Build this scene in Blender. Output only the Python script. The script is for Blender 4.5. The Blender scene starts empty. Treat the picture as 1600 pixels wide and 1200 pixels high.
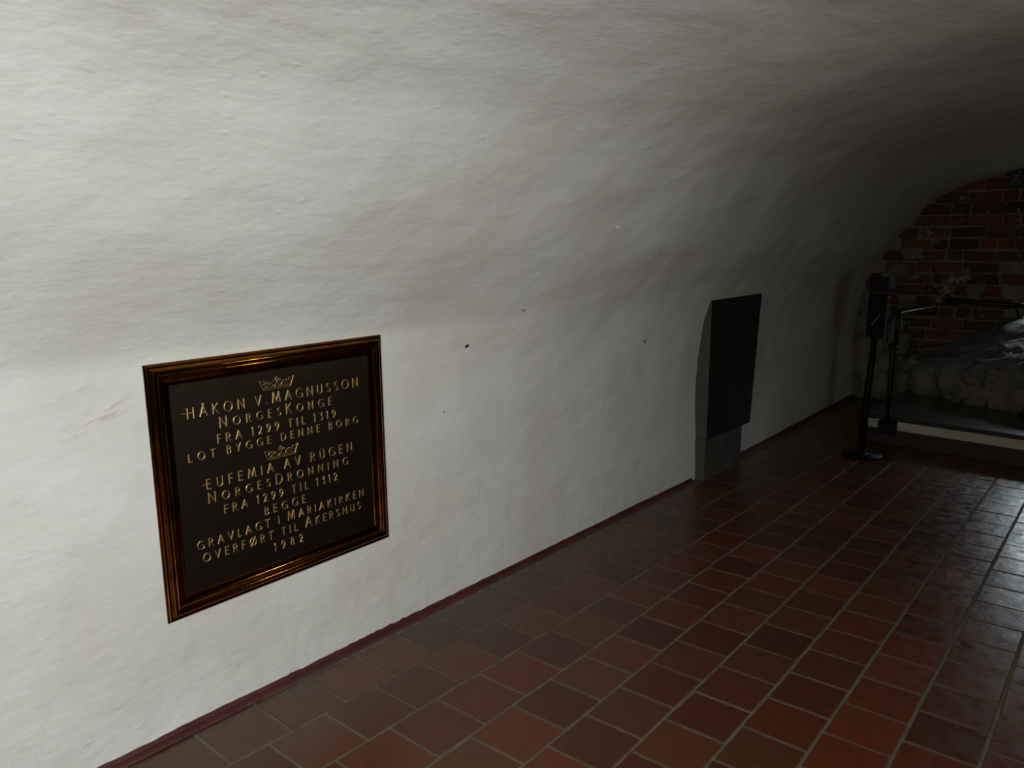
import bpy, bmesh, math, random
from mathutils import Vector, Matrix, noise
R = random.Random(7)
scn = bpy.context.scene
COL = scn.collection

# ------------------------------------------------------------------ camera
cam = bpy.data.cameras.new('camera'); co = bpy.data.objects.new('camera', cam); COL.objects.link(co)
cam.sensor_width = 36; cam.lens = 1215.559 / 1600 * 36; cam.clip_start = .05
RT = Vector((0.7745265835, 0.6325401589, -0.00123239)); UP = Vector((-0.1060487422, 0.1317737721, 0.9855908569)); FW = Vector((-0.6235881940, 0.7632356257, -0.1691423777))
m = Matrix.Identity(4)
for i in range(3):
    m[i][0] = RT[i]; m[i][1] = UP[i]; m[i][2] = -FW[i]
m.translation = (0, 0, 1.5); co.matrix_world = m
scn.camera = co

# ------------------------------------------------------------------ light and exposure
scn.view_settings.view_transform = 'Standard'; scn.view_settings.look = 'None'
scn.view_settings.gamma = 1; scn.view_settings.use_curve_mapping = False
scn.view_settings.exposure = 0.0
w = bpy.data.worlds.new('world'); scn.world = w; w.use_nodes = True
w.node_tree.nodes['Background'].inputs[0].default_value = (.75, .87, 1, 1)
w.node_tree.nodes['Background'].inputs[1].default_value = .12

def area(name, loc, target, size, power, color, sy=None, spread=180):
    l = bpy.data.lights.new(name, 'AREA'); l.shape = 'RECTANGLE'; l.size = size; l.size_y = sy or size
    l.energy = power; l.color = color; l.spread = math.radians(spread)
    o = bpy.data.objects.new(name, l); COL.objects.link(o); o.location = loc
    o.rotation_euler = (Vector(target) - Vector(loc)).to_track_quat('-Z', 'Y').to_euler(); return o
# daylight: window in the right wall beside the photographer, open doorway behind, low window in the end wall
area('daylight', (1.22, -.05, 1.50), (-2.2, .15, 1.6), .85, 91, (.84, .96, 1.04), .75)
area('doorway_light', (-.25, -2.93, 1.55), (-1.0, 3.0, 1.2), 1.0, 32, (1.0, .94, .83), 1.1)
area('daylight', (-.42, 9.75, 1.85), (-.75, 7.8, .4), .75, 46, (.78, .92, 1.0), .6)
# small wall lamp on the right wall
area('lamp_light', (1.02, 3.28, 1.52), (-2.2, 1.5, .8), .30, 3.0, (1, .90, .74), .12, 100)

# ------------------------------------------------------------------ helpers
def S(c):  # sRGB 0-255 -> linear
    return tuple([(x / 255 / 12.92 if x / 255 <= .04045 else ((x / 255 + .055) / 1.055) ** 2.4) for x in c] + [1])
def mat(name):
    m = bpy.data.materials.new(name); m.use_nodes = True; nt = m.node_tree
    return m, nt, nt.nodes['Principled BSDF']
def N(nt, t, **kw):
    n = nt.nodes.new(t)
    for k, v in kw.items():
        if hasattr(n, k): setattr(n, k, v)
        else: n.inputs[k.replace('_', ' ')].default_value = v
    return n
def coords(nt, scale=(1, 1, 1), obj=False):
    tc = N(nt, 'ShaderNodeTexCoord'); mp = N(nt, 'ShaderNodeMapping')
    mp.inputs['Scale'].default_value = scale
    if obj == 'geo':
        g = N(nt, 'ShaderNodeNewGeometry'); nt.links.new(g.outputs['Position'], mp.inputs[0])
    else: nt.links.new(tc.outputs['Object'], mp.inputs[0])
    return mp.outputs[0]
def noi(nt, vec, scale, detail=4, rough=.55):
    n = N(nt, 'ShaderNodeTexNoise'); n.inputs['Scale'].default_value = scale; n.inputs['Detail'].default_value = detail; n.inputs['Roughness'].default_value = rough
    nt.links.new(vec, n.inputs['Vector']); return n.outputs['Fac']
def ramp(nt, fac, stops):
    r = N(nt, 'ShaderNodeValToRGB'); el = r.color_ramp.elements
    while len(el) < len(stops): el.new(.5)
    for e, (p, c) in zip(el, stops): e.position = p; e.color = c
    nt.links.new(fac, r.inputs[0]); return r.outputs[0]
def mix(nt, fac, a, b, mode='MIX'):
    n = N(nt, 'ShaderNodeMix', data_type='RGBA', blend_type=mode)
    for sock, v in ((0, fac), (6, a), (7, b)):
        if isinstance(v, (int, float)): n.inputs[sock].default_value = v
        elif isinstance(v, tuple): n.inputs[sock].default_value = v
        else: nt.links.new(v, n.inputs[sock])
    return n.outputs[2]
def math_(nt, op, a, b=0.):
    n = N(nt, 'ShaderNodeMath', operation=op)
    for i, v in enumerate((a, b)):
        if isinstance(v, (int, float)): n.inputs[i].default_value = v
        else: nt.links.new(v, n.inputs[i])
    return n.outputs[0]
def bump(nt, p, h, strength, dist, prev=None):
    b = N(nt, 'ShaderNodeBump'); b.inputs['Strength'].default_value = strength; b.inputs['Distance'].default_value = dist
    nt.links.new(h, b.inputs['Height'])
    if prev: nt.links.new(prev, b.inputs['Normal'])
    nt.links.new(b.outputs[0], p.inputs['Normal']); return b.outputs[0]
def grey(v): return (v, v, v, 1)

# ------------------------------------------------------------------ materials
M = {}
# lime-washed plaster
M['plaster'], nt, p = mat('plaster')
g = coords(nt, obj='geo'); ga = coords(nt, (1, .5, 1), obj='geo')
c = mix(nt, ramp(nt, noi(nt, g, 1.7, 5), [(.35, grey(0)), (.68, grey(1))]), S((219, 213, 203)), S((207, 199, 186)))
c = mix(nt, ramp(nt, noi(nt, ga, 34, 3), [(.62, grey(0)), (.8, grey(.35))]), c, S((228, 227, 222)))
# dirt and wear towards the foot of the wall
gs = N(nt, 'ShaderNodeSeparateXYZ'); nt.links.new(g, gs.inputs[0])
low = N(nt, 'ShaderNodeMapRange'); nt.links.new(gs.outputs[2], low.inputs[0]); low.inputs[1].default_value = .75; low.inputs[2].default_value = 0
spk = ramp(nt, noi(nt, coords(nt, (1, 1, .35), obj='geo'), 14, 6, .7), [(.5, grey(0)), (.78, grey(.3))])
c = mix(nt, math_(nt, 'MULTIPLY', low.outputs[0], spk), c, S((160, 152, 138)))
# faint tan scratches left of the plaque
vr = N(nt, 'ShaderNodeMapping', vector_type='TEXTURE'); nt.links.new(g, vr.inputs[0])
vr.inputs['Location'].default_value = (-2.2, .90, 1.045); vr.inputs['Rotation'].default_value = (math.radians(24), 0, 0); vr.inputs['Scale'].default_value = (9, .13, .042)
ln = N(nt, 'ShaderNodeVectorMath', operation='LENGTH'); nt.links.new(vr.outputs[0], ln.inputs[0])
mk = ramp(nt, ln.outputs['Value'], [(.45, grey(1)), (1.0, grey(0))])
sn = N(nt, 'ShaderNodeTexNoise'); sn.inputs['Scale'].default_value = 2.6; sn.inputs['Detail'].default_value = 6; sn.inputs['Roughness'].default_value = .75
ms = N(nt, 'ShaderNodeMapping'); ms.inputs['Scale'].default_value = (0, .8, 1.6); nt.links.new(vr.outputs[0], ms.inputs[0]); nt.links.new(ms.outputs[0], sn.inputs['Vector'])
c = mix(nt, math_(nt, 'MULTIPLY', mk, ramp(nt, sn.outputs['Fac'], [(.5, grey(0)), (.6, grey(.75))])), c, S((190, 170, 150)))
nt.links.new(c, p.inputs['Base Color']); p.inputs['Roughness'].default_value = .62; p.inputs['Specular IOR Level'].default_value = .32
b1 = bump(nt, p, noi(nt, ga, 8, 4, .55), .6, .02)
b2 = bump(nt, p, noi(nt, coords(nt, (1, .6, 1), obj='geo'), 34, 6, .65), .5, .0045, b1)
v = N(nt, 'ShaderNodeTexVoronoi'); v.inputs['Scale'].default_value = 15; nt.links.new(ga, v.inputs['Vector'])
b3 = bump(nt, p, ramp(nt, v.outputs['Distance'], [(.02, grey(1)), (.13, grey(0))]), .35, .004, b2)

def clay(name, a, b, dust, grain=30, rough=(.25, .5), spec=.5, lime=0., rnd=(.55, 1.25), dusty=(.55, .8)):
    m_, nt, p = mat(name); g = coords(nt, obj='geo')
    oi = N(nt, 'ShaderNodeObjectInfo')
    c = mix(nt, oi.outputs['Random'], S(a), S(b))
    c = mix(nt, ramp(nt, noi(nt, g, 7, 5), [(.4, grey(0)), (.7, grey(.6))]), c, S(b))
    mr = N(nt, 'ShaderNodeMapRange'); mr.inputs[3].default_value = rnd[0]; mr.inputs[4].default_value = rnd[1]
    r2 = math_(nt, 'FRACT', math_(nt, 'MULTIPLY', oi.outputs['Random'], 13.37)); nt.links.new(r2, mr.inputs[0])
    hs = N(nt, 'ShaderNodeHueSaturation'); nt.links.new(c, hs.inputs['Color']); nt.links.new(mr.outputs[0], hs.inputs['Value']); c = hs.outputs[0]
    c = mix(nt, ramp(nt, noi(nt, g, grain, 5, .7), [(dusty[0], grey(0)), (dusty[1], grey(.55))]), c, S(dust))
    if lime: c = mix(nt, ramp(nt, noi(nt, g, 5.5, 6, .72), [(.60 - lime * .1, grey(0)), (.70 - lime * .1, grey(.8))]), c, S((172, 164, 146)))
    nt.links.new(c, p.inputs['Base Color'])
    rr = N(nt, 'ShaderNodeMapRange'); nt.links.new(noi(nt, g, 18, 5, .6), rr.inputs[0]); rr.inputs[1].default_value = .3; rr.inputs[2].default_value = .7
    rr.inputs[3].default_value = rough[0]; rr.inputs[4].default_value = rough[1]; nt.links.new(rr.outputs[0], p.inputs['Roughness'])
    p.inputs['Specular IOR Level'].default_value = spec
    return m_, nt, p, g, c
M['tile'], nt, p, g, c = clay('terracotta_tile', (96, 44, 21), (82, 47, 26), (92, 66, 44), 26, (.20, .42), .4, rnd=(.65, 1.12))
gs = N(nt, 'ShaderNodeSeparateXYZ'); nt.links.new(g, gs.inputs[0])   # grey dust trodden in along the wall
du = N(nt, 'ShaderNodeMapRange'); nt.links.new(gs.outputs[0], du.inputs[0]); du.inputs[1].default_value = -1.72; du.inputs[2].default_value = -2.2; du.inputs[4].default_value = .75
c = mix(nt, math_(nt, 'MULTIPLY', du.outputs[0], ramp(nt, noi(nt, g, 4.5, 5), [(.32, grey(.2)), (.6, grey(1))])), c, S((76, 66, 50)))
nt.links.new(c, p.inputs['Base Color'])
b1 = bump(nt, p, noi(nt, g, 11, 3, .5), .35, .006); bump(nt, p, noi(nt, g, 90, 4, .7), .3, .0012, b1)
M['brick'], nt, p, g, c = clay('old_brick', (118, 68, 42), (84, 56, 40), (118, 104, 82), 22, (.75, .95), .25, lime=.1, rnd=(.4, 1.1))
bump(nt, p, noi(nt, g, 40, 5, .7), .7, .008)
def simple(name, col, rough=.6, metal=0., spec=.5, bs=0, bst=.3, bd=.002, var=0.):
    m_, nt, p = mat(name); p.inputs['Roughness'].default_value = rough; p.inputs['Metallic'].default_value = metal; p.inputs['Specular IOR Level'].default_value = spec
    g = coords(nt, obj='geo')
    d = tuple(x * (1 - var) for x in S(col)[:3]) + (1,)
    c = mix(nt, ramp(nt, noi(nt, g, max(3, bs * .3), 5), [(.35, grey(0)), (.7, grey(1))]), S(col), d)
    nt.links.new(c, p.inputs['Base Color'])
    if bs: bump(nt, p, noi(nt, g, bs, 5, .65), bst, bd)
    return m_
M['grout'] = simple('cement_grout', (108, 94, 72), .85, bs=60, bst=.5, var=.35)
M['mortar'] = simple('old_lime_mortar', (128, 118, 102), .95, spec=.2, bs=25, bst=.8, bd=.01, var=.55)
M['rubble'] = simple('foot_mortar', (104, 90, 75), .95, spec=.2, bs=60, bst=.9, bd=.006, var=.5)
M['red_paint'] = simple('dark_red_paint', (82, 26, 20), .6, bs=40, bst=.5, bd=.003, var=.45)
M['riser_white'] = simple('old_white_paint', (176, 170, 150), .7, bs=20, var=.15)
M['plank'] = simple('grey_worn_board', (62, 62, 58), .27, bs=30, bst=.35, bd=.003, var=.4)
M['plank_edge'] = simple('black_board_edge', (22, 20, 18), .6, bs=30)
M['stone'] = simple('rough_bedrock', (118, 118, 114), .8, bs=30, bst=1.0, bd=.02, var=.55)
M['pale_stone'] = simple('lime_smeared_stone', (128, 120, 102), .9, spec=.2, bs=22, bst=.9, bd=.02, var=.5)
M['black'] = simple('black_enamel', (7, 8, 7), .6, spec=.15, var=.2)
M['black_face'] = simple('black_panel_face', (5, 9, 7), .65, spec=.1)
M['steel'] = simple('dark_iron_tube', (26, 25, 24), .3, metal=.6, bs=40, bst=.15)
M['pale_line'] = simple('pale_print', (150, 150, 140), .5)
M['slab'] = simple('dark_grey_slate', (80, 77, 69), .8, spec=.25, bs=26, bst=.35, bd=.004, var=.3)
M['slab_dark'] = simple('carved_shadow_slate', (30, 28, 25), .7)
M['sign_green'] = simple('exit_sign_green', (5, 36, 25), .6)
M['sign_white'] = simple('exit_sign_white', (92, 100, 92), .6)
M['dark_stone'] = simple('bare_dark_masonry', (84, 70, 58), .95, spec=.2, bs=9, bst=.8, bd=.03, var=.5)
M['tile_edge'] = simple('rough_tile_edge', (78, 60, 44), .95, spec=.1)
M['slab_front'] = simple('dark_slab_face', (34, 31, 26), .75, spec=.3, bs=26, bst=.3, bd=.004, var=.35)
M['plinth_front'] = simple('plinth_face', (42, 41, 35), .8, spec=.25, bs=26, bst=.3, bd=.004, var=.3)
M['step_red'] = simple('dark_red_step_foot', (52, 20, 14), .6, bs=30, bst=.4, bd=.003, var=.5)
M['chip'] = simple('dark_pit', (58, 54, 47), .95)
M['chip_light'] = simple('raised_plaster_flake', (214, 208, 196), .8)
M['iron'] = simple('lamp_iron', (30, 28, 26), .5)
def metal(name, base, tarn, r0, r1, bs, bst, amt=(.4, .7)):
    m_, nt, p = mat(name); g = coords(nt, obj='geo'); p.inputs['Metallic'].default_value = 1
    f = ramp(nt, noi(nt, g, 14, 5, .6), [(amt[0], grey(0)), (amt[1], grey(1))])
    nt.links.new(mix(nt, f, S(base), S(tarn)), p.inputs['Base Color'])
    rr = N(nt, 'ShaderNodeMapRange'); nt.links.new(f, rr.inputs[0]); rr.inputs[3].default_value = r0; rr.inputs[4].default_value = r1
    nt.links.new(rr.outputs[0], p.inputs['Roughness']); bump(nt, p, noi(nt, g, bs, 4), bst, .0015)
    return m_
M['brass'] = metal('polished_brass', (134, 84, 24), (74, 44, 15), .08, .15, 60, .015)
M['bronze'] = metal('dark_bronze', (66, 55, 47), (54, 45, 38), .42, .5, 120, .5)
M['letter'] = metal('rubbed_bronze_letter', (196, 166, 108), (166, 136, 84), .4, .5, 150, .3)


# ------------------------------------------------------------------ object helpers
def link(name, me, m_=None, parent=None, kind=None, **props):
    if isinstance(me, bmesh.types.BMesh):
        b = me; me = bpy.data.meshes.new(name); b.to_mesh(me); b.free()
    o = bpy.data.objects.new(name, me); COL.objects.link(o)
    if m_ and not me.materials: me.materials.append(M[m_])
    if parent: o.parent = parent
    if kind: o['kind'] = kind
    for k, v_ in props.items(): o[k] = v_
    return o
def empty(name, loc, label, cat, group=None, rz=0):
    o = bpy.data.objects.new(name, None); COL.objects.link(o); o.location = loc; o.rotation_euler = (0, 0, rz); o.empty_display_size = .1
    o['label'] = label; o['category'] = cat
    if group: o['group'] = group
    return o
def box(bm, x0, x1, y0, y1, z0, z1, bev=0):
    r = bmesh.ops.create_cube(bm, size=1); vs = r['verts']
    for v_ in vs: v_.co = Vector(((x0 + x1) / 2 + v_.co.x * (x1 - x0), (y0 + y1) / 2 + v_.co.y * (y1 - y0), (z0 + z1) / 2 + v_.co.z * (z1 - z0)))
    if bev: bmesh.ops.bevel(bm, geom=list({e for v_ in vs for e in v_.link_edges}), offset=bev, segments=2, affect='EDGES', profile=.6)
    return vs
def tube(bm, pts, r, seg=12, cap=True):
    pts = [Vector(q) for q in pts]; rings = []
    rs = r if isinstance(r, (list, tuple)) else [r] * len(pts)
    ref = None
    for i, q in enumerate(pts):
        t = (pts[min(i + 1, len(pts) - 1)] - pts[max(i - 1, 0)]).normalized()
        if ref is None:
            ref = t.orthogonal().normalized()
        ref = (ref - t * ref.dot(t)).normalized(); b = t.cross(ref)
        rings.append([bm.verts.new(q + (ref * math.cos(a) + b * math.sin(a)) * rs[i]) for a in [2 * math.pi * k / seg for k in range(seg)]])
    for a, b in zip(rings, rings[1:]):
        for k in range(seg):
            f = bm.faces.new((a[k], a[(k + 1) % seg], b[(k + 1) % seg], b[k])); f.smooth = True
    if cap: bm.faces.new(rings[0][::-1]); bm.faces.new(rings[-1])
def smooth_path(pts, rad, n=6):
    pts = [Vector(q) for q in pts]; out = [pts[0]]
    for a, b, c_ in zip(pts, pts[1:], pts[2:]):
        d1 = (a - b); d2 = (c_ - b); r = min(rad, d1.length * .49, d2.length * .49)
        p1 = b + d1.normalized() * r; p2 = b + d2.normalized() * r
        for k in range(n + 1):
            t = k / n; out.append(p1 * (1 - t) ** 2 + b * 2 * t * (1 - t) + p2 * t * t)
    out.append(pts[-1]); return out
def lathe(bm, prof, seg=40, smooth=True):
    rings = [[bm.verts.new((r * math.cos(2 * math.pi * k / seg), r * math.sin(2 * math.pi * k / seg), z)) for k in range(seg)] for r, z in prof]
    for a, b in zip(rings, rings[1:]):
        for k in range(seg):
            f = bm.faces.new((a[k], a[(k + 1) % seg], b[(k + 1) % seg], b[k])); f.smooth = smooth
    bm.faces.new(rings[0][::-1]); bm.faces.new(rings[-1])
def interp(tab, x):
    if x <= tab[0][0]: return tab[0][1]
    for (a, b), (c_, d) in zip(tab, tab[1:]):
        if x <= c_: return b + (d - b) * (x - a) / (c_ - a)
    return tab[-1][1]
def sstep(a, b, x):
    t = max(0, min(1, (x - a) / (b - a))); return t * t * (3 - 2 * t)

# ------------------------------------------------------------------ vault
YEND = 8.45
PROF = [(-2.213, -.02), (-2.216, .1), (-2.224, .275), (-2.233, .39), (-2.24, .56), (-2.235, .73), (-2.222, .88), (-2.204, 1.02), (-2.178, 1.12), (-2.14, 1.22), (-2.08, 1.33), (-1.955, 1.51),
        (-1.855, 1.68), (-1.757, 1.82), (-1.655, 1.935), (-1.53, 2.03), (-1.40, 2.10), (-1.25, 2.16), (-1.10, 2.20), (-.95, 2.235), (-.7, 2.27), (-.45, 2.285), (-.2, 2.27), (.02, 2.24), (.15, 2.215)]
# resample by arc length (Catmull-Rom)
def cr(p0, p1, p2, p3, t):
    return tuple(.5 * (2 * b + (c_ - a) * t + (2 * a - 5 * b + 4 * c_ - d) * t * t + (3 * b - a - 3 * c_ + d) * t ** 3) for a, b, c_, d in zip(p0, p1, p2, p3))
dense = []
P_ = [PROF[0]] + PROF + [(.3, 2.17)]
for i in range(len(PROF) - 1):
    for k in range(12): dense.append(cr(P_[i], P_[i + 1], P_[i + 2], P_[i + 3], k / 12))
dense.append(PROF[-1])
def resample(pl, step):
    out = [pl[0]]; acc = 0
    for a, b in zip(pl, pl[1:]):
        d = math.dist(a, b)
        while acc + d >= step:
            t = (step - acc) / d; a = tuple(x + (y - x) * t for x, y in zip(a, b)); out.append(a); d = math.dist(a, b); acc = 0
        acc += d
    if math.dist(out[-1], pl[-1]) > step * .3: out.append(pl[-1])
    return out
prof = resample(dense, .03)
FOOT = [(0, -.007), (3.5, -.007), (4.6, 0), (6.7, -.048), (8.45, -.085)]
def foot_x(y): return -2.213 + interp(FOOT, y)
PL_Y0, PL_Y1, PL_Z0, PL_Z1 = 1.03, 1.925, .385, 1.20
def vault_pt(x, z, y, side=-1, lump=1.):
    fade = 1 - sstep(-1.9, -.6, x)
    x2 = x + interp(FOOT, y) * (1 - sstep(-1.9, -.9, x))
    # lumps: long soft undulation along the wall plus hand-trowelled swellings
    n = noise.noise(Vector((x * .9 + 3 + side, y * .55, z * 1.1))) * .022 + noise.noise(Vector((x * 2.6, y * 1.5 + 9, z * 3.1 + side))) * .011 + noise.noise(Vector((x * 7, y * 3.2, z * 8 + side * 3))) * .006 + noise.noise(Vector((x * 15, y * 8, z * 17))) * .0025
    n *= lump * (.35 + .65 * sstep(.2, 1.3, z)) if side < 0 else 1
    if side < 0:
        # flattened behind the plaque
        wy = sstep(PL_Y0 - 1.0, PL_Y0 - .02, y) * (1 - sstep(PL_Y1 + .02, PL_Y1 + 1.1, y)); wz = sstep(PL_Z0 - .35, PL_Z0 - .02, z) * (1 - sstep(PL_Z1 - .02, PL_Z1 + .45, z))
        k = wy * wz
        n *= 1 - k; x2 += k * (-2.2135 - interp([(b_, a_) for a_, b_ in PROF[:10]], min(z, 1.2)) - interp(FOOT, y))
        k2 = sstep(4.35, 4.6, y) * (1 - sstep(5.5, 5.8, y)) * (1 - sstep(1.2, 1.5, z)); n *= 1 - k2
        k3 = (1 - sstep(0, .12, z)); n *= 1 - .8 * k3
    L_ = math.hypot(x2, z * .8) if z > .9 else 1
    nx, nz = (1, 0) if z < .9 else (-x2 / L_, -z * .8 / L_)
    t = sstep(.9, 1.4, z); nx = 1 - t + nx * t; nz = nz * t
    return Vector((x2 + nx * n, y, z + nz * n))
def build_vault():
    ys = [-3.0 + .2 * k for k in range(16)] + [.03 * k for k in range(7, 283)]
    ys = sorted({round(min(y, YEND + .02), 3) for y in ys})
    rows = [[vault_pt(x, z, y) for (x, z) in prof] for y in ys]
    me = bpy.data.meshes.new('tmp'); nP = len(prof)
    vs = [tuple(p_) for r_ in rows for p_ in r_]
    fs = [(i * nP + j, i * nP + j + 1, (i + 1) * nP + j + 1, (i + 1) * nP + j) for i in range(len(ys) - 1) for j in range(nP - 1)]
    me.from_pydata(vs, [], fs); me.update()
    nrm = [tuple(v_.normal) for v_ in me.vertices]
    split = next(j for j, (x, z) in enumerate(prof) if z > 1.66)
    for nm, j0, j1 in (('wall_left', 0, split), ('ceiling', split, nP - 1)):
        idx = [i * nP + j for i in range(len(ys)) for j in range(j0, j1 + 1)]
        mp = {a: b for b, a in enumerate(idx)}
        f2 = [tuple(mp[q] for q in f) for f in fs if all(q in mp for q in f)]
        m2 = bpy.data.meshes.new(nm); m2.from_pydata([vs[a] for a in idx], [], f2); m2.update()
        m2.polygons.foreach_set('use_smooth', [True] * len(m2.polygons))
        m2.normals_split_custom_set_from_vertices([nrm[a] for a in idx])
        link(nm, m2, 'plaster', kind='structure')
    bpy.data.meshes.remove(me)
build_vault()
wall_left = bpy.data.objects['wall_left']; ceiling = bpy.data.objects['ceiling']
wall_left['label'] = 'white limewashed vault wall, uneven plaster, curving inwards overhead'
ceiling['label'] = 'white limewashed barrel vault above the passage'

# right half of the vault with the niche of a window (outside the photograph)
def right_side():
    # upper vault, mirrored
    me = bpy.data.meshes.new('wall_right'); pr = [(x, z) for x, z in resample(dense, .12) if x < -.98] + [(-.90, 2.30)]; nP = len(pr)
    ys = [-3 + .25 * k for k in range(46)] + [YEND + .02]
    vs = []; fs = []
    NY0, NY1, NZ0, NZ1 = -.6, .5, 1.05, 1.95
    for y in ys:
        for x, z in pr: vs.append((-.9 - x, y, z))
    for i in range(len(ys) - 1):
        for j in range(nP - 1):
            yc = (ys[i] + ys[i + 1]) / 2; zc = (pr[j][1] + pr[j + 1][1]) / 2
            if NY0 < yc < NY1 and NZ0 < zc < NZ1: continue
            fs.append((i * nP + j, (i + 1) * nP + j, (i + 1) * nP + j + 1, i * nP + j + 1))
    me.from_pydata(vs, [], fs); me.polygons.foreach_set('use_smooth', [True] * len(fs))
    link('wall_right', me, 'dark_stone', kind='structure')
    bm = bmesh.new()  # splayed reveal
    a = [(1.27, -.62, 1.0), (1.27, .45, 1.0), (.70, .45, 1.98), (.70, -.62, 1.98)]
    b = [(1.36, -.55, 1.0), (1.36, .43, 1.0), (1.36, .43, 1.95), (1.36, -.55, 1.95)]
    A = [bm.verts.new(q) for q in a]; B = [bm.verts.new(q) for q in b]
    for k in range(4): bm.faces.new((A[k], A[(k + 1) % 4], B[(k + 1) % 4], B[k]))
    link('window_1', bm, 'dark_stone', kind='structure')
    # wall behind the photographer
    bm = bmesh.new(); box(bm, -2.6, 1.7, -3.2, -2.98, -.05, 2.6); link('wall_back', bm, 'dark_stone', kind='structure')
right_side()

# red painted band at the wall foot and mortar fillet
def band():
    ys = [.3 + .012 * k for k in range(int((YEND - .3) / .012))]
    vs = []; fs = []
    skip = lambda y: 4.56 < y < 5.30
    for i, y in enumerate(ys):
        x = vault_pt(prof[1][0], .01, y).x + .003
        h = .023 + .004 * noise.noise(Vector((y * 3, 0, 0))) + .003 * noise.noise(Vector((y * 21, 2, 0)))
        if 1.45 < y < 2.05: h += .007 * noise.noise(Vector((y * 45, 7, 0)))
        w2 = .030 + .005 * noise.noise(Vector((y * 6, 3, 0))) + .004 * noise.noise(Vector((y * 30, 5, 0)))
        vs += [(x - .02, y, h), (x, y, h), (x + .005, y, 0.010), (x + w2, y, .0085), (x + w2 + .003, y, .004)]
    for i in range(len(ys) - 1):
        if skip(ys[i]): continue
        for j in range(4): fs.append((5 * i + j, 5 * i + 5 + j, 5 * i + 6 + j, 5 * i + 1 + j))
    me = bpy.data.meshes.new('trim_1'); me.from_pydata(vs, [], fs)
    link('trim_1', me, 'red_paint', kind='structure', label='dark red painted band along the foot of the white wall')
band()

# ------------------------------------------------------------------ floor
bm = bmesh.new(); box(bm, -2.45, 1.5, -3.1, YEND + .1, -.12, -.0022)
floor = link('floor', bm, 'grout', kind='structure', label='floor of dark red terracotta tiles laid in rows with grey joints')
# mortar fillet between band and first row
ys = [.2 + .02 * k for k in range(int((YEND - .2) / .02))]; vs = []; fs = []
for y in ys:
    x0 = vault_pt(prof[1][0], .01, y).x - .01
    x1 = -2.175 + .028 * max(0, min(1, (y - 1.2) / 1.2)) - .02 + .012 * noise.noise(Vector((y * 9, 1, 1)))
    z1 = .006 + .004 * noise.noise(Vector((y * 14, 4, 1)))
    vs += [(x0, y, .003), ((x0 + x1) / 2, y, z1 * .6), (x1, y, .001), (x1 + .006, y, -.006)]
for i in range(len(ys) - 1):
    for j in range(3): fs.append((4 * i + j, 4 * i + 4 + j, 4 * i + 5 + j, 4 * i + 1 + j))
me = bpy.data.meshes.new('mortar_fillet'); me.from_pydata(vs, [], fs); me.polygons.foreach_set('use_smooth', [True] * len(fs))
link('mortar_fillet', me, 'rubble', floor, label='rough grey mortar between wall and first tiles')

A_ = .21157
LINES = [(-2.232, .030, 2.45), (-1.979, .014, 1e9), (-1.755, .013, 1e9), (-1.507, 0, 1e9), (-1.281, -.005, 1e9), (-1.068, -.005, 1e9), (-.861, -.003, 1e9), (-.650, -.003, 1e9), (-.453, 0, 1e9), (-.243, 0, 1e9)]
def line_x(j, y):
    if j < 0: return -2.16 + (j) * .21
    if j < len(LINES):
        a, b, ym = LINES[j]
        if j == 0: return -2.232 + .030 * min(y, 2.4)
        return a + b * min(y, 4.2)
    return -.243 + .2105 * (j - 9)
OFF = [1.3015, 1.2093, 1.2892, 1.8463, 1.9592, 2.0982, 2.4315, 2.3518, 2.4634, 2.36, 2.47, 2.36, 2.47, 2.36, 2.47, 2.36, 2.47, 2.36, 2.47, 2.36, 2.47]
def tile_mesh(i, n=4):
    bm = bmesh.new(); rr = random.Random(50 + i); h = .004
    xs = [-.5, -.486, -.2, .2, .486, .5]
    tilt = (rr.uniform(-.0006, .0006), rr.uniform(-.0006, .0006)); dome = rr.uniform(-.0003, .0005)
    C_ = {}
    for a, x in enumerate(xs):
        for b, y in enumerate(xs):
            e = max(abs(x), abs(y)); z = (0 if e < .49 else -.0028) + dome * (1 - (2 * x) ** 2) * (1 - (2 * y) ** 2) + tilt[0] * x * 2 + tilt[1] * y * 2
            jx = rr.uniform(-.004, .004) if abs(x) > .4 else 0; jy = rr.uniform(-.004, .004) if abs(y) > .4 else 0
            C_[a, b] = (x + jx, y + jy, z)
    for lo_, hi_, sm in ((1, 4, True), (0, 5, False)):
        g_ = {}
        for a in range(5):
            for b in range(5):
                inner = 0 < a < 4 and 0 < b < 4
                if inner != sm: continue
                vq = []
                for q in ((a, b), (a + 1, b), (a + 1, b + 1), (a, b + 1)):
                    if q not in g_: g_[q] = bm.verts.new(C_[q])
                    vq.append(g_[q])
                f = bm.faces.new(vq); f.smooth = sm; f.material_index = 0 if sm else 1
    me = bpy.data.meshes.new('tile'); bm.to_mesh(me); bm.free(); me.materials.append(M['tile']); me.materials.append(M['tile_edge']); return me
TM = [tile_mesh(i) for i in range(12)]
def cam_px(P):
    d = Vector(P) - Vector((0, 0, 1.5)); z = d.dot(FW)
    if z < .1: return None
    return 800 + 1215.56 * d.dot(RT) / z, 600 - 1215.56 * d.dot(UP) / z
def riser_y(x): return 6.365 + (-.56 - x) * .115
far = bmesh.new(); tiles = 0
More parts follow.
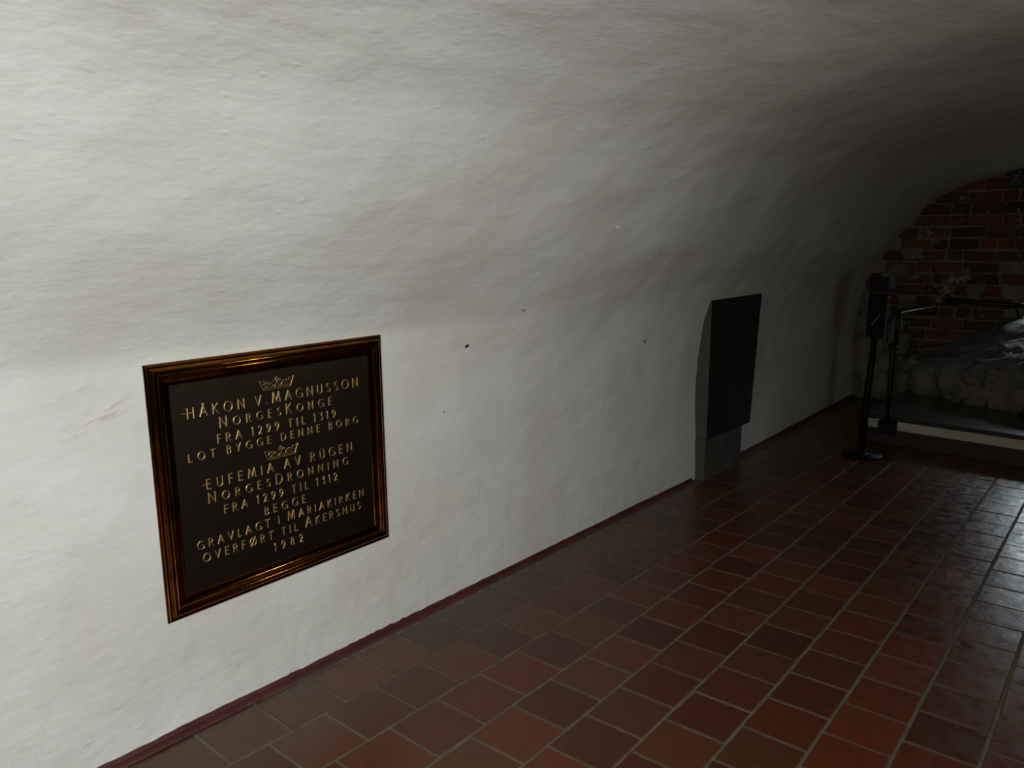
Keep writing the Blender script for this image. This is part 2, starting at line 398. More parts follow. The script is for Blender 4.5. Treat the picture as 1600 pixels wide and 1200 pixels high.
for j in range(0, 20):
    for n in range(-16, 36):
        y0 = OFF[j] + n * A_; y1 = y0 + A_
        if j == 0: pass
        yc = (y0 + y1) / 2
        xa, xb = line_x(j, yc), line_x(j + 1, yc)
        xc = (xa + xb) / 2
        if yc > 8.4 or yc < -2.9 or xc > 1.2: continue
        if xc > -1.66:
            lim = riser_y(xc) - .005
            if y0 > lim - .03: continue
            y1 = min(y1, lim); yc = (y0 + y1) / 2
        elif y1 > 8.42: y1 = 8.42; yc = (y0 + y1) / 2
        g_ = .0078 + R.uniform(-.0012, .0012)
        sx, sy = (xb - xa) - g_ * 1.15, (y1 - y0) - g_ * .95
        vis = False
        for cx, cy in ((xa, y0), (xb, y0), (xa, y1), (xb, y1), (xc, yc)):
            q = cam_px((cx, cy, 0))
            if q and -5 < q[0] < 1605 and -5 < q[1] < 1205: vis = True
        rot = (R.uniform(-.004, .004), R.uniform(-.004, .004), math.atan2(line_x(j, yc - .1) - line_x(j, yc + .1), .2) + R.uniform(-.006, .006))
        zz = R.uniform(-.0008, .0008)
        me = TM[R.randrange(12)]
        if vis and xc < -.0:
            o = bpy.data.objects.new('tile', me); COL.objects.link(o); o.parent = floor
            o.location = (xc, yc, zz); o.scale = (sx, sy, 1); o.rotation_euler = rot; tiles += 1
        else:
            mt = Matrix.Translation((xc, yc, zz)) @ Matrix.Diagonal((sx, sy, 1, 1))
            base = len(far.verts); vv = [far.verts.new(mt @ v_.co) for v_ in me.vertices]
            for pl in me.polygons: far.faces.new([vv[k] for k in pl.vertices]).material_index = pl.material_index
print('tiles in view', tiles)
link('further_tiles', far, 'tile', floor, kind='stuff').data.materials.append(M['tile_edge'])

# ------------------------------------------------------------------ end wall of brick
bm = bmesh.new()   # mortar bed with the niche opening
NX0, NX1, NZ0, NZ1 = -.85, .42, .80, 1.45
for x0, x1, z0, z1 in ((-2.45, NX0, -.05, 2.5), (NX1, 1.5, -.05, 2.5), (NX0, NX1, -.05, NZ0), (NX0, NX1, NZ1, 2.5)):
    box(bm, x0, x1, YEND + .012, YEND + .25, z0, z1)
end = link('wall_far', bm, 'mortar', kind='structure', label='end wall of old red brick with lime mortar')
bm = bmesh.new()
a = [(NX0, YEND + .24, NZ0 - .05), (NX1, YEND + .24, NZ0 - .05), (NX1, YEND + .24, NZ1), (NX0, YEND + .24, NZ1)]
b = [(-.84, 9.8, 1.25), (.3, 9.8, 1.25), (.3, 9.8, 2.25), (-.84, 9.8, 2.25)]
A = [bm.verts.new(q) for q in a]; B = [bm.verts.new(q) for q in b]
for k in range(4): bm.faces.new((A[k], B[k], B[(k + 1) % 4], A[(k + 1) % 4]))
link('window_2', bm, 'mortar', kind='structure')

def brick_mesh(i, L, H, name='brick', m_='brick', D=.06, rough=.006):
    bm = bmesh.new(); rr = random.Random(300 + i)
    nx = 4 if L > .2 else 3
    bmesh.ops.create_cube(bm, size=1)
    for v_ in bm.verts: v_.co = Vector((v_.co.x * L, v_.co.y * D, v_.co.z * H))
    bmesh.ops.bevel(bm, geom=list(bm.edges), offset=.009, segments=1, affect='EDGES')
    for v_ in bm.verts:
        v_.co += Vector((rr.uniform(-1, 1), rr.uniform(-1, 1) * .8, rr.uniform(-1, 1))) * rough
    me = bpy.data.meshes.new(name); bm.to_mesh(me); bm.free(); me.materials.append(M[m_]); return me
BL = [brick_mesh(i, 1, 1) for i in range(1)]
def scaled_brick(i, L, H): return brick_mesh(i, L, H)
LS = [.25, .262, .24, .27, .25, .23, .258, .265]; LH = [.122, .128, .115, .135, .14, .12]
stretch = [brick_mesh(i, LS[i], .083 + (i % 3) * .004, rough=.009) for i in range(8)]; head = [brick_mesh(20 + i, LH[i], .085, rough=.009) for i in range(6)]
def inside(x, z):
    best = None
    for (xx, zz) in PROF:
        if best is None and zz >= z: best = xx
    return best is not None and x > best - .16
z = .10; course = 0
while z < 2.36:
    x = -2.40 + R.uniform(0, .1); k = course
    while x < 1.0:
        big = (course % 2 == 0 and R.random() < .75) or (course % 2 == 1 and R.random() < .5)
        bi = R.randrange(8 if big else 6); L_ = (LS if big else LH)[bi]
        xc, zc = x + L_ / 2, z + .046 + R.uniform(-.003, .003)
        nich = (xc + L_ / 2 > NX0 and xc - L_ / 2 < NX1 and NZ0 < zc < NZ1)
        vis = cam_px((xc - L_ / 2, YEND, zc))
        rub = (xc < -2.02 - .1 * noise.noise(Vector((z * 4, 1, 3))) and zc < 1.08)
        if inside(xc, zc) and not nich and not rub and not (xc > -1.65 and zc < .3) and (vis and vis[0] < 1612):
            o = bpy.data.objects.new('brick', (stretch if big else head)[bi]); COL.objects.link(o); o.parent = end
            o.location = (xc, YEND + .02 + R.uniform(-.008, .01), zc); o.rotation_euler = (R.uniform(-.02, .02), R.uniform(-.02, .02), R.uniform(-.03, .03))
        x += L_ + R.uniform(.014, .026)
    z += .109 + R.uniform(-.003, .003); course += 1
# pale rubble stones and plaster remains at the left foot of the brick wall
def lump_mesh(i, sx, sy, sz, m_='pale_stone', name='stone', amp=.18, sub=2):
    bm = bmesh.new(); bmesh.ops.create_cube(bm, size=1)
    bmesh.ops.subdivide_edges(bm, edges=list(bm.edges), cuts=sub, use_grid_fill=True)
    off = Vector((i * 3.7, i * 1.3, i * 7.1))
    for v_ in bm.verts:
        c_ = v_.co.copy(); s_ = c_.normalized() * .5
        c_ = c_ * .8 + s_ * .24
        c_ += c_.normalized() * (noise.noise(c_ * 2.3 + off) * amp + noise.noise(c_ * 7 + off) * amp * .25)
        v_.co = Vector((c_.x * sx, c_.y * sy, c_.z * sz))
    for f in bm.faces: f.smooth = True
    me = bpy.data.meshes.new(name); bm.to_mesh(me); bm.free(); me.materials.append(M[m_]); return me
k = 0
for (x, z, sx, sz) in [(-2.27, .12, .24, .26), (-2.08, .13, .22, .24), (-1.86, .12, .28, .25), (-2.24, .36, .22, .22), (-2.04, .37, .24, .2), (-1.80, .36, .26, .2), (-2.25, .58, .17, .22), (-2.09, .6, .17, .2), (-1.92, .57, .18, .16),
                       (-2.22, .78, .15, .17), (-2.10, .8, .13, .16), (-2.2, .95, .13, .15), (-2.08, .98, .14, .13), (-1.28, 1.12, .12, .12), (-2.04, 1.2, .1, .1), (-1.95, .76, .13, .12), (-1.86, 1.0, .12, .1), (-1.84, 1.47, .16, .08), (-1.93, 1.3, .14, .1)]:
    o = link('stone', lump_mesh(k, sx * 1.3, .10, sz * 1.3, amp=.34, sub=4), None, end); o.location = (x, YEND + .018, z); k += 1

# ------------------------------------------------------------------ stone ledge in front of the brick wall
ledge = empty('rock_ledge', (-1.1, 7.6, .22), 'rough grey rock ledge rising to the right in front of the brick wall', 'rock')
def lx(o): o.location = Vector(o.location) - Vector((-1.1, 7.6, .22)); return o
def front(t): return Vector((-1.70 + t * 1.1, max(7.80 - t * .68, 7.14 - .11 * (t - 1))))      # t 0..1 over 1.1 m, continues beyond
def rock_top():
    NU, NV = 90, 40; vs = []; fs = []
    for i in range(NU + 1):
        t = i / NU * 2.3
        f = front(t); zf = .475 + .06 * min(t, 1.4)
        bx = -1.80 + t * 1.02; zb = interp([(-1.8, .40), (-1.69, .52), (-1.45, .60), (-1.16, .77), (-1.02, .87), (-.88, .90), (-.5, .84), (0, .8), (1, .8)], bx)
        for j in range(NV + 1):
            s_ = j / NV
            x = f.x + (bx - f.x) * s_; y = f.y + (YEND + .0 - f.y) * s_
            h = zf + (zb - zf) * (s_ ** .8)
            h += .030 * noise.noise(Vector((x * 4, y * 5, 1))) + .020 * noise.noise(Vector((x * 9 + y * 4, y * 13, 5)))
            r_ = noise.noise(Vector((x * 3 + y * 2.2, y * 7.0, 9))); h += .030 * (1 - abs(r_) * 4) * (1 if abs(r_) < .25 else 0)
            h += .010 * noise.noise(Vector((x * 26, y * 30, 2)))
            if s_ < .06: h -= (.06 - s_) * .5
            vs.append((x + 1.1, y - 7.6, h - .22))
    for i in range(NU):
        for j in range(NV): fs.append((i * (NV + 1) + j, (i + 1) * (NV + 1) + j, (i + 1) * (NV + 1) + j + 1, i * (NV + 1) + j + 1))
    # front lip, 7 cm deep, and undersides
    n0 = len(vs)
    for i in range(NU + 1):
        x, y, z = vs[i * (NV + 1)]
        vs.append((x + .01, y + .015, z - .075 + .02 * noise.noise(Vector((x * 8, 0, 3)))))
        vs.append((x + .03, y + .09, z - .09))
    for i in range(NU):
        a = i * (NV + 1); b = (i + 1) * (NV + 1)
        fs.append((a, n0 + 2 * i, n0 + 2 * i + 2, b)); fs.append((n0 + 2 * i, n0 + 2 * i + 1, n0 + 2 * i + 3, n0 + 2 * i + 2))
    me = bpy.data.meshes.new('ledge_top'); me.from_pydata(vs, [], fs); me.polygons.foreach_set('use_smooth', [True] * len(fs))
    link('ledge_top', me, 'stone', ledge)
    # core behind the stones
    bm = bmesh.new()
    q = [front(0) + Vector((.05, .10)), front(2.3) + Vector((.05, .10)), Vector((.6, 8.42)), Vector((-1.66, 8.42))]
    lo = [bm.verts.new((v_.x + 1.1, v_.y - 7.6, -.02)) for v_ in q]; hi = [bm.verts.new((v_.x + 1.1, v_.y - 7.6, .20)) for v_ in q]
    for k in range(4): bm.faces.new((lo[k], lo[(k + 1) % 4], hi[(k + 1) % 4], hi[k]))
    bm.faces.new(hi); link('core', bm, 'mortar', ledge)
rock_top()
k = 40
for t, w_, z, h in [(.02, .16, .345, .25), (.19, .30, .345, .25), (.43, .22, .33, .23), (.60, .17, .40, .13), (.60, .19, .29, .15), (.80, .28, .35, .25), (1.08, .32, .36, .27), (1.40, .34, .37, .28), (1.75, .36, .37, .28), (2.1, .34, .38, .29), (.32, .1, .42, .1), (.70, .12, .44, .1)]:
    f = front(t); o = link('stone', lump_mesh(k, w_ * 1.22, .16, h * 1.22, 'stone' if k == 49 else 'pale_stone', amp=.34, sub=5), None, ledge)
    o.location = (f.x + 1.1 + .03, f.y - 7.6 + .09, z - .22); o.rotation_euler = (0, 0, -.55); k += 1

# ------------------------------------------------------------------ boarded step
step = empty('boarded_step', (-1.1, 6.9, 0), 'low step with dark worn boards, white painted riser and red foot', 'step')
def sx_(x, y, z): return (x + 1.1, y - 6.9, z)
def strip(name, m_, z0, z1, d0, d1, x0=-1.655, x1=1.28, bev=.003):
    bm = bmesh.new()
    q = []
    for (x, d) in ((x0, d0), (x1, d0), (x1, d1), (x0, d1)): q.append(((x, riser_y(x) + d) if True else None))
    lo = [bm.verts.new(sx_(a[0], a[1], z0)) for a in q]; hi = [bm.verts.new(sx_(a[0], a[1], z1)) for a in q]
    for k in range(4): bm.faces.new((lo[k], lo[(k + 1) % 4], hi[(k + 1) % 4], hi[k]))
    bm.faces.new(hi); bm.faces.new(lo[::-1])
    if bev: bmesh.ops.bevel(bm, geom=list(bm.edges), offset=bev, segments=2, affect='EDGES')
    return link(name, bm, m_, step)
strip('red_foot', 'step_red', -.003, .118, .004, .05)
strip('white_riser', 'riser_white', .116, .188, .0, .05)
bm = bmesh.new()  # left side and body
def ledge_y(x): return max(7.80 - (x + 1.70) * .618, 7.14 - .1 * (x + .6)) + .10
q = [(-1.66, riser_y(-1.66) + .03), (1.28, riser_y(1.28) + .03), (1.28, ledge_y(1.28)), (-.6, ledge_y(-.6)), (-1.66, ledge_y(-1.66))]
lo = [bm.verts.new(sx_(a, b, 0)) for a, b in q]; hi = [bm.verts.new(sx_(a, b, .186)) for a, b in q]
for k in range(5): bm.faces.new((lo[k], lo[(k + 1) % 5], hi[(k + 1) % 5], hi[k]))
bm.faces.new(hi); link('side_wall', bm, 'plank_edge', step)
for k in range(7):
    d0 = -.012 + k * .198; o = strip('plank', 'plank', .188 + R.uniform(-.001, .001), .221 + R.uniform(-.0015, .001), d0, d0 + .188, x0=-1.66, x1=next((x / 100 for x in range(-150, 128) if riser_y(x / 100) + d0 + .193 > ledge_y(x / 100)), 1.28))
    if k == 0: o.data.materials.append(M['plank_edge'])
    if k == 0:
        for pl in o.data.polygons:
            if pl.normal.y < -.5: pl.material_index = 1

# ------------------------------------------------------------------ dark slab standing in the wall
slab = empty('stone_tablet', (-2.2, 5.04, 0), 'dark grey upright slate slab on a narrower plinth, set into the white wall', 'memorial stone')
bm = bmesh.new(); box(bm, -.12, .05, -.40, .40, .272, 1.19, .003)
# right edge leans: widen towards the top
for v_ in bm.verts:
    t = (v_.co.z - .272) / .918
    if v_.co.y > 0: v_.co.y += -.085 + .10 * t
    else: v_.co.y += -.004 * t
    if v_.co.y > 0 or True: v_.co.z += .012 * (v_.co.y) * (1 if v_.co.z > .8 else 0)
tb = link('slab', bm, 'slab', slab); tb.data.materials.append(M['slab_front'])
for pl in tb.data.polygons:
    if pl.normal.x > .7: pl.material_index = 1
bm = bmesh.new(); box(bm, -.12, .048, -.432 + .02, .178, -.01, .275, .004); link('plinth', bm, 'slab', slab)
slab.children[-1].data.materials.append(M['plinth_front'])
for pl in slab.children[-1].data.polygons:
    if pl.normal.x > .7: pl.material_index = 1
def relief(name, parent, items, m_, x, d=.0015):
    bm = bmesh.new()
    for (y, z, w_, h, a) in items:
        vs = box(bm, 0, d, -w_ / 2, w_ / 2, -h / 2, h / 2)
        for v_ in vs:
            c_ = v_.co.copy(); v_.co = Vector((x + c_.x, y + c_.y * math.cos(a) - c_.z * math.sin(a), z + c_.y * math.sin(a) + c_.z * math.cos(a)))
    return link(name, bm, m_, parent)
items = []
for row, (z, y0, y1) in enumerate([(1.085, -.02, .27), (1.04, .02, .25), (.99, -.05, .2)]):
    y = y0
    while y < y1:
        w_ = R.uniform(.004, .02); items.append((y, z + R.uniform(-.004, .004), w_, R.uniform(.004, .02), R.uniform(-.3, .3))); y += w_ + R.uniform(.008, .02)
relief('worn_carving', slab, items, 'slab_dark', .0498, .0012)['kind'] = 'stuff'
o = None
items = []

# ------------------------------------------------------------------ bronze plaque
PC = (1.4775 * 1.009, 1.5 - (1.5 - .7915) * 1.009)
plq = empty('memorial_plaque', (-2.222, PC[0], PC[1]), 'square dark bronze memorial plaque in a brass moulded frame on the white wall', 'plaque')
plq.rotation_euler = (math.radians(.95), 0, 0)
W2, H2 = .4475, .399
def frame():
    bm = bmesh.new(); mitre = []
    pf = [(0, -.02), (0, .0105), (.002, .0125), (.009, .0145), (.011, .012), (.013, .0155), (.018, .0205), (.024, .0225), (.030, .0215), (.034, .0185), (.036, .0195), (.040, .0195), (.042, .017), (.052, .0135), (.062, .0115), (.068, .012), (.070, .0105), (.070, .004)]
    rings = []
    for ins, d in pf:
        rings.append([bm.verts.new((d, sy * (W2 - ins), sz * (H2 - ins))) for sy, sz in ((-1, -1), (1, -1), (1, 1), (-1, 1))])
    for a, b in zip(rings, rings[1:]):
        for k in range(4):
            bm.faces.new((a[k], a[(k + 1) % 4], b[(k + 1) % 4], b[k]))
    for a, b in zip(rings, rings[1:]):
        for k in range(4): mitre.append(((a[k].index, b[k].index), bm.edges.get((a[k], b[k]))))
    bmesh.ops.recalc_face_normals(bm, faces=bm.faces)
    bm.edges.index_update(); mi = {e.index for _, e in mitre}
    o = link('frame', bm, 'brass', plq, label='brass moulded frame')
    for pl in o.data.polygons: pl.use_smooth = True
    o.data.set_sharp_from_angle(angle=math.radians(38))
    for e in o.data.edges:
        if e.index in mi: e.use_edge_sharp = True
    return o
frame()
bm = bmesh.new(); box(bm, -.015, .0105, -W2 + .064, W2 - .064, -H2 + .064, H2 - .064); panel = link('panel', bm, 'bronze', plq, label='dark bronze panel with raised golden inscription')

def arc(cx, cy, rx, ry, a0, a1, n=10):
    return [(cx + rx * math.cos(math.radians(a0 + (a1 - a0) * k / n)), cy + ry * math.sin(math.radians(a0 + (a1 - a0) * k / n))) for k in range(n + 1)]
G = {  # advance width, strokes on a unit cap height
 'A': (.74, [[(0, 0), (.37, 1)], [(.37, 1), (.74, 0)], [(.16, .34), (.58, .34)]]),
 'B': (.52, [[(.04, 0), (.04, 1)], [(.04, 1)] + arc(.22, .765, .22, .235, 90, -90) + [(.04, .53)], [(.04, .53)] + arc(.24, .265, .26, .265, 90, -90) + [(.04, 0)]]),
 'D': (.74, [[(.04, 0), (.04, 1)], [(.04, 1), (.24, 1)] + arc(.24, .5, .48, .5, 90, -90, 14) + [(.04, 0)]]),
 'E': (.46, [[(.04, 0), (.04, 1)], [(.04, 1), (.44, 1)], [(.04, .53), (.40, .53)], [(.04, 0), (.46, 0)]]),
 'F': (.44, [[(.04, 0), (.04, 1)], [(.04, 1), (.44, 1)], [(.04, .52), (.39, .52)]]),
 'G': (.80, [arc(.48, .5, .46, .5, 52, 320, 18), [(.80, .10), (.80, .44), (.56, .44)]]),
 'H': (.68, [[(.04, 0), (.04, 1)], [(.64, 0), (.64, 1)], [(.04, .52), (.64, .52)]]),
 'I': (.08, [[(.04, 0), (.04, 1)]]),
 'K': (.60, [[(.04, 0), (.04, 1)], [(.54, 1), (.06, .48)], [(.18, .58), (.60, 0)]]),
 'L': (.44, [[(.04, 1), (.04, 0)], [(.04, 0), (.44, 0)]]),
 'M': (.92, [[(.04, 0), (.16, 1)], [(.16, 1), (.46, .12)], [(.46, .12), (.76, 1)], [(.76, 1), (.88, 0)]]),
 'N': (.74, [[(.05, 0), (.05, 1)], [(.05, 1), (.69, 0)], [(.69, 0), (.69, 1)]]),
 'O': (.92, [arc(.46, .5, .44, .5, 90, 450, 22)]),
 'R': (.56, [[(.04, 0), (.04, 1)], [(.04, 1)] + arc(.24, .745, .24, .255, 90, -90) + [(.04, .49)], [(.24, .49), (.56, 0)]]),
 'S': (.46, [arc(.24, .755, .20, .235, 40, 250, 9) + arc(.22, .265, .23, .255, 70, -140, 9)]),
 'T': (.60, [[(.30, 0), (.30, 1)], [(0, 1), (.60, 1)]]),
 'U': (.66, [[(.05, 1), (.05, .32)] + arc(.33, .30, .28, .30, 180, 360, 10) + [(.61, 1)]]),
 'V': (.68, [[(0, 1), (.34, 0)], [(.34, 0), (.68, 1)]]),
 'Y': (.62, [[(0, 1), (.31, .5)], [(.62, 1), (.31, .5)], [(.31, .5), (.31, 0)]]),
 '1': (.20, [[(.12, 0), (.12, 1)], [(.12, 1), (0, .86)]]),
 '2': (.50, [arc(.24, .74, .21, .26, 160, -25, 9) + [(.05, 0)], [(.05, 0), (.50, 0)]]),
 '3': (.44, [[(.04, 1), (.42, 1), (.18, .60)] + arc(.18, .30, .25, .30, 80, -110, 9)]),
 '8': (.50, [arc(.25, .76, .19, .24, -90, 270, 14), arc(.25, .27, .24, .27, 90, 450, 14)]),
 '9': (.50, [arc(.25, .70, .23, .30, 0, 360, 14), [(.48, .72), (.44, .38), (.16, 0)]]),
 '.': (.10, [[(.02, .04), (.07, .04)]]),
}
G['Å'] = (G['A'][0], G['A'][1] + [arc(.37, 1.17, .075, .085, 90, 450, 10)])
G['Ü'] = (G['U'][0], G['U'][1] + [[(.18, 1.17), (.23, 1.17)], [(.43, 1.17), (.48, 1.17)]])
G['Ø'] = (G['O'][0], G['O'][1] + [[(.14, -.06), (.78, 1.08)]])
def ribbon(bm, pts, w, hgt):
    """raised ridge-shaped stroke"""
    pts = [Vector(q) for q in pts]; n = len(pts); closed = (pts[0] - pts[-1]).length < 1e-4 and n > 3
    rows = []
    for i, q in enumerate(pts):
        a = pts[i - 1] if i else (pts[-2] if closed else q); b = pts[i + 1] if i < n - 1 else (pts[1] if closed else q)
        t = (b - a).normalized(); nn = Vector((-t.y, t.x))
        ww = w * .5
        if not closed and n == 2: ww *= 1.12
        elif not closed and 0 < i < n - 1: ww *= .92
        q2 = q
        if not closed and i == 0: q2 = q - t * w * .25
        if not closed and i == n - 1: q2 = q + t * w * .25
        L_, R_ = q2 + nn * ww, q2 - nn * ww
        rows.append([bm.verts.new((0, L_.x, L_.y)), bm.verts.new((hgt * .8, q2.x + nn.x * ww * .55, q2.y + nn.y * ww * .55)), bm.verts.new((hgt, q2.x, q2.y)),
                     bm.verts.new((hgt * .8, q2.x - nn.x * ww * .55, q2.y - nn.y * ww * .55)), bm.verts.new((0, R_.x, R_.y))])
    for a, b in zip(rows, rows[1:]):
        for k in range(4): bm.faces.new((a[k], b[k], b[k + 1], a[k + 1]))
    if not closed:
        bm.faces.new(rows[0]); bm.faces.new(rows[-1][::-1])
GC = {}
def glyph(ch, h, wt):
    k_ = (ch, round(h, 4))
    if k_ not in GC:
        bm = bmesh.new()
        for st in G[ch][1]: ribbon(bm, [(x * h, y * h) for x, y in st], wt, .0026)
        bmesh.ops.recalc_face_normals(bm, faces=bm.faces)
        me = bpy.data.meshes.new('letter'); bm.to_mesh(me); bm.free(); me.materials.append(M['letter']); GC[k_] = me
    return GC[k_]
KS = 1.0138
ca, sa = math.cos(math.radians(.95)), math.sin(math.radians(.95))
def text(s, y0, y1, zb, h, big='', hb=None, wt=.0045):
    y0, y1 = y0 * KS, y1 * KS; zb = 1.5 - (1.5 - zb) * KS
    hb = hb or h; hs = []
    caps = list(s)
    for i, ch in enumerate(caps): hs.append(hb if i in (big or ()) else h)
    adv = [(.04 * h if ch == ' ' else G[ch][0] * hh) for ch, hh in zip(caps, hs)]
    gaps = len(caps) - 1 - 2 * caps.count(' ') * 0
    sp = ((y1 - y0) - sum(adv)) / gaps; y = y0 - PC[0]; zb -= PC[1]
    zb = zb
    for ch, hh, a in zip(caps, hs, adv):
        if ch != ' ':
            o = bpy.data.objects.new('letter', glyph(ch, hh, wt * (1.08 if hh > h else 1))); COL.objects.link(o); o.parent = panel
            o.location = (.0104, y, zb)
        y += a + sp
text('HÅKON V.MAGNUSSON', 1.146, 1.793, 1.0125, .0315, big=(8,), hb=.034, wt=.0047)
text('NORGESKONGE', 1.247, 1.673, .9655, .0265, big=(0, 6), hb=.034)
text('FRA 1299 TIL 1319', 1.236, 1.687, .919, .0265)
text('LOT BYGGE DENNE BORG', 1.138, 1.784, .8795, .0245)
text('EUFEMIA AV RÜGEN', 1.188, 1.753, .7825, .0305, wt=.0047)
text('NORGESDRONNING', 1.19, 1.73, .7365, .0265, big=(0, 6), hb=.034)
text('FRA 1299 TIL 1312', 1.24, 1.68, .690, .0265)
text('BEGGE', 1.382, 1.541, .644, .0265)
text('GRAVLAGT I MARIAKIRKEN', 1.142, 1.795, .600, .0260, big=(11,), hb=.031)
text('OVERFØRT TIL AKERSHUS', 1.157, 1.778, .555, .0260, big=(13,), hb=.034)
text('1982', 1.409, 1.521, .5095, .0265)
# swash bars of the first H and E
for (yy, zz, ln) in ((1.129, 1.0125 + .0165, .022), (1.173, .7825 + .016, .024)):
    bm = bmesh.new(); ribbon(bm, [(0, 0), (ln, 0)], .0036, .0026)
    o = link('letter', bm, 'letter', panel); o.location = (.0104, yy * KS - PC[0], 1.5 - (1.5 - zz) * KS - PC[1])
# the two crowns
def crown(yc, zb):
    bm = bmesh.new(); s_ = .001
    def st(pts, w=.0028): ribbon(bm, [(x * s_, y * s_) for x, y in pts], w, .0024)
    st([(-52, 0), (52, 0)], .0036); st([(-50, 6), (50, 6)])
    st([(-52, 0), (-66, 33)]); st([(52, 0), (66, 33)], .004)
    st([(-66, 33), (-55, 27), (-47, 30), (-44, 24), (-50, 16)]); st([(66, 33), (55, 27), (47, 30), (44, 24), (50, 16)])
    st([(-44, 8), (-36, 14), (-28, 16), (-24, 22), (-30, 26)]); st([(44, 8), (36, 14), (28, 16), (24, 22), (30, 26)])
    st([(-24, 22), (-18, 17), (-16, 10)]); st([(24, 22), (18, 17), (16, 10)])
    st(arc(0, 32, 5, 6, 90, 450, 10)); st([(-4, 26), (-12, 24), (-14, 30), (-8, 31)]); st([(4, 26), (12, 24), (14, 30), (8, 31)])
    st([(0, 26), (0, 18), (-8, 12), (-10, 8)]); st([(0, 18), (8, 12), (10, 8)])
    st(arc(-36, 22, 3, 3, 90, 450, 8), .002); st(arc(36, 22, 3, 3, 90, 450, 8), .002)
    bmesh.ops.recalc_face_normals(bm, faces=bm.faces)
    o = link('crown', bm, 'letter', panel); o.location = (.0104, yc * KS - PC[0], 1.5 - (1.5 - zb) * KS - PC[1])
crown(1.459, 1.058); crown(1.459, .826)

# ------------------------------------------------------------------ black floor stand with panel
st = empty('sign_stand', (-1.531, 5.961, 0), 'black floor stand with a tall narrow panel on a round base', 'stand')
bm = bmesh.new(); lathe(bm, [(.138, .001), (.142, .006), (.140, .013), (.06, .020), (.034, .024), (.030, .05)], 48); link('base', bm, 'black', st)
bm = bmesh.new(); tube(bm, [(-.004, 0, .02), (.001, 0, .35), (.022, 0, .72), (.028, 0, .92)], [.029, .027, .024, .022], 16); link('pole', bm, 'black', st)
bm = bmesh.new(); box(bm, -.062, .062, -.016, .016, .885, 1.315, .005)
for v_ in bm.verts: v_.co.x += .028 + (v_.co.z - .885) * .012
pn = link('panel', bm, 'black', st)
bm = bmesh.new(); box(bm, -.050, .058, -.021, -.0155, .895, 1.305, .002)
for v_ in bm.verts: v_.co.x += .028 + (v_.co.z - .885) * .012
link('panel_face', bm, 'black_face', st)
bm = bmesh.new(); box(bm, -.03, .04, -.02, .02, .868, .89, .004)
for v_ in bm.verts: v_.co.x += .026
link('collar', bm, 'black', st)
bm = bmesh.new(); tube(bm, [(.004, -.0225, .966), (.058, -.0225, 1.056)], .0022, 6); link('pale_stroke', bm, 'pale_line', st, label='thin pale diagonal stroke')
bm = bmesh.new(); box(bm, -.02, .075, -.0225, -.0208, 1.198, 1.203); link('rule', bm, 'slab', st)
for ch in st.children: pass

# ------------------------------------------------------------------ handrails
def rel(o0, pts): return [tuple(Vector(q) - Vector(o0)) for q in pts]
O1 = (-1.478, 6.40, .09)
hr = empty('handrail', O1, 'black iron handrail post clamped to the white riser, bent towards the brick wall', 'handrail')
bm = bmesh.new(); vs = box(bm, -.062, .062, .0, .075, -.005, .098, .004); link('mounting_block', bm, 'black', hr)
bm = bmesh.new(); tube(bm, rel(O1, [(-1.480, 6.437, .17), (-1.484, 6.44, .38), (-1.486, 6.44, .44), (-1.488, 6.44, .74), (-1.490, 6.44, .80)]), [.014, .015, .0215, .0215, .022], 14); link('post', bm, 'steel', hr)
rail = smooth_path([(-1.470, 6.44, .78), (-1.468, 6.44, 1.028), (-1.43, 7.55, 1.018), (-1.425, 7.55, .955), (-1.50, 7.45, .958), (-1.53, 7.42, .972)], .07)
bm = bmesh.new(); tube(bm, rel(O1, rail), .0155, 12); link('rail', bm, 'steel', hr)
bow = smooth_path([(-1.505, 6.44, .76), (-1.528, 6.44, .82), (-1.532, 6.44, .96), (-1.50, 6.45, 1.025), (-1.468, 6.50, 1.028)], .07)
bm = bmesh.new(); tube(bm, rel(O1, bow), .0125, 12); link('bow', bm, 'steel', hr)
bm = bmesh.new(); tube(bm, rel(O1, [(-1.488, 6.44, .745), (-1.488, 6.44, .785)]), .032, 14); link('clamp', bm, 'steel', hr)
O2 = (-.85, 8.38, .86)
hw = empty('handrail', O2, 'black iron rail running along in front of the brick wall', 'handrail')
r2 = smooth_path([(-1.50, 8.40, 1.02), (-1.475, 8.33, 1.03), (-1.20, 8.33, 1.018), (-.35, 8.33, .985)], .04)
bm = bmesh.new(); tube(bm, rel(O2, r2), .0205, 12); link('rail', bm, 'steel', hw)
bm = bmesh.new(); tube(bm, rel(O2, smooth_path([(-.935, 8.33, 1.0), (-.915, 8.34, .95), (-.88, 8.40, .85)], .04)), .0095, 10); link('bracket', bm, 'steel', hw)
bm = bmesh.new(); tube(bm, rel(O2, [(-1.505, 8.41, 1.028), (-1.505, 8.45, 1.028)]), .045, 16); link('rosette', bm, 'steel', hw)

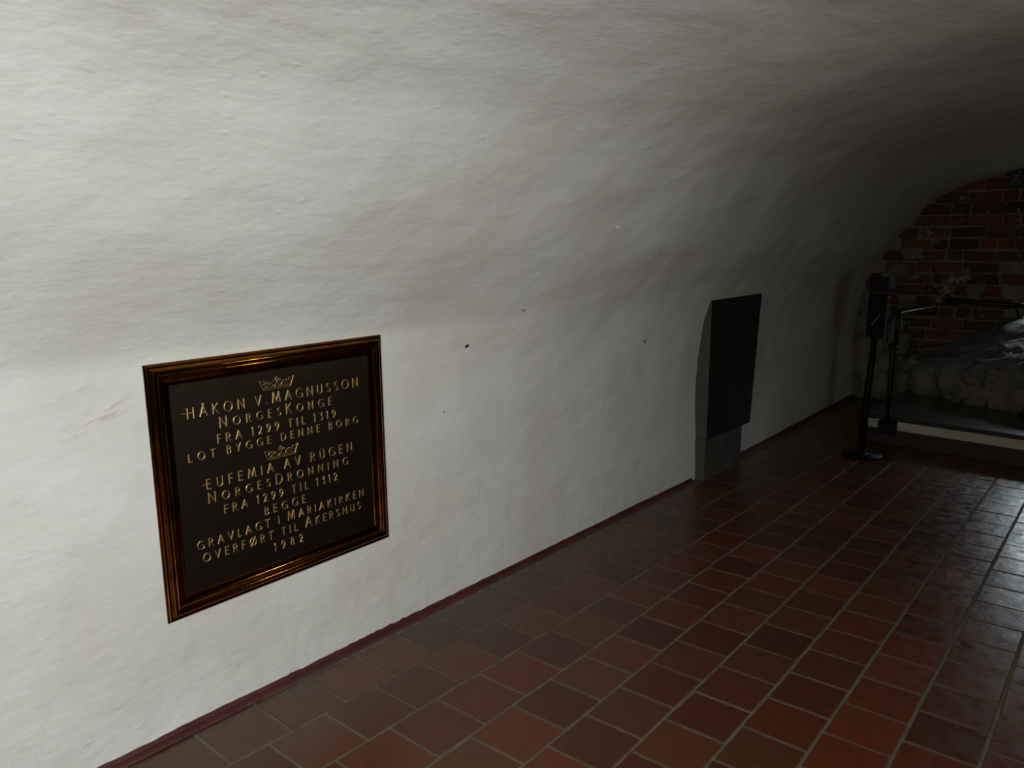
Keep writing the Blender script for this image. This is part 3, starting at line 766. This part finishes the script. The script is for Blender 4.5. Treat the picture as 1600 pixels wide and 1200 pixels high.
# ------------------------------------------------------------------ exit sign
ex = empty('exit_sign', (-.925, 8.405, 2.128), 'small dark green exit sign with white running man high on the brick wall', 'sign')
bm = bmesh.new(); box(bm, -.17, .17, -.02, .02, -.085, .085, .004); link('housing', bm, 'sign_green', ex)
bm = bmesh.new()
def seg(a, b, w_):
    a, b = Vector(a), Vector(b); t = (b - a).normalized(); n_ = Vector((-t.y, t.x)) * w_ / 2
    q = [a + n_, a - n_, b - n_, b + n_]
    fr = [bm.verts.new((v_.x, -.0225, v_.y)) for v_ in q]; bk = [bm.verts.new((v_.x, -.0195, v_.y)) for v_ in q]
    bm.faces.new(fr); bm.faces.new(bk[::-1])
    for k in range(4): bm.faces.new((fr[k], bk[k], bk[(k + 1) % 4], fr[(k + 1) % 4]))
cx = -.105
for a, b, w_ in [((.012, .05), (.022, .066), .022), ((.008, .044), (-.014, .0), .026), ((.006, .040), (-.028, .036), .010), ((-.028, .036), (-.040, .018), .010), ((.010, .036), (.034, .020), .010), ((.034, .02), (.046, .008), .009),
                ((-.014, .004), (-.026, -.03), .014), ((-.026, -.03), (-.05, -.046), .012), ((-.012, 0), (.014, -.022), .014), ((.014, -.022), (.008, -.055), .012)]:
    seg((cx + a[0], a[1]), (cx + b[0], b[1]), w_)
bmesh.ops.recalc_face_normals(bm, faces=bm.faces); link('running_man', bm, 'sign_white', ex)
bm = bmesh.new(); box(bm, .06, .13, -.0225, -.0195, -.06, .065); link('door_pictogram', bm, 'sign_white', ex)

# ------------------------------------------------------------------ small wear marks on the plaster
def chip(y, z, w_, h, ang, m_='chip', d=.002):
    # seat on the plaster surface
    best = min(prof, key=lambda q: abs(q[1] - z)); P0 = vault_pt(best[0], z, y)
    bm = bmesh.new(); rr = random.Random(int(y * 1000)); n_ = 9; c0 = bm.verts.new((d, 0, 0)); ring = []
    for k in range(n_):
        a = 2 * math.pi * k / n_; r_ = rr.uniform(.75, 1.2); u, v_ = math.cos(a) * w_ / 2 * r_, math.sin(a) * h / 2 * r_
        ring.append(bm.verts.new((-.003, u * math.cos(ang) - v_ * math.sin(ang), u * math.sin(ang) + v_ * math.cos(ang))))
    for k in range(n_): bm.faces.new((c0, ring[k], ring[(k + 1) % n_]))
    o = link('chip', bm, m_, wall_left); o.location = (P0.x + .003 + .006 * max(0, z - .95), P0.y, P0.z)
chip(2.4, 1.104, .028, .015, .3); chip(2.73, 1.237, .030, .009, .7, d=.006); chip(3.90, .989, .022, .013, 1.0); chip(2.27, .84, .008, .007, .3); chip(2.69, 1.15, .008, .006, 0)
chip(3.08, 1.603, .030, .010, .7, 'chip_light', .007)

# ------------------------------------------------------------------ wall lamp on the right wall (outside the photograph)
lm = empty('wall_lamp', (1.07, 3.28, 1.52), 'small iron bulkhead lamp on the right wall', 'lamp')
bm = bmesh.new(); box(bm, -.03, .02, -.18, .18, -.09, .09, .012); link('housing', bm, 'iron', lm)
bm = bmesh.new(); tube(bm, [(.02, 0, 0), (.16, 0, 0)], .03, 12); link('mount', bm, 'iron', lm)
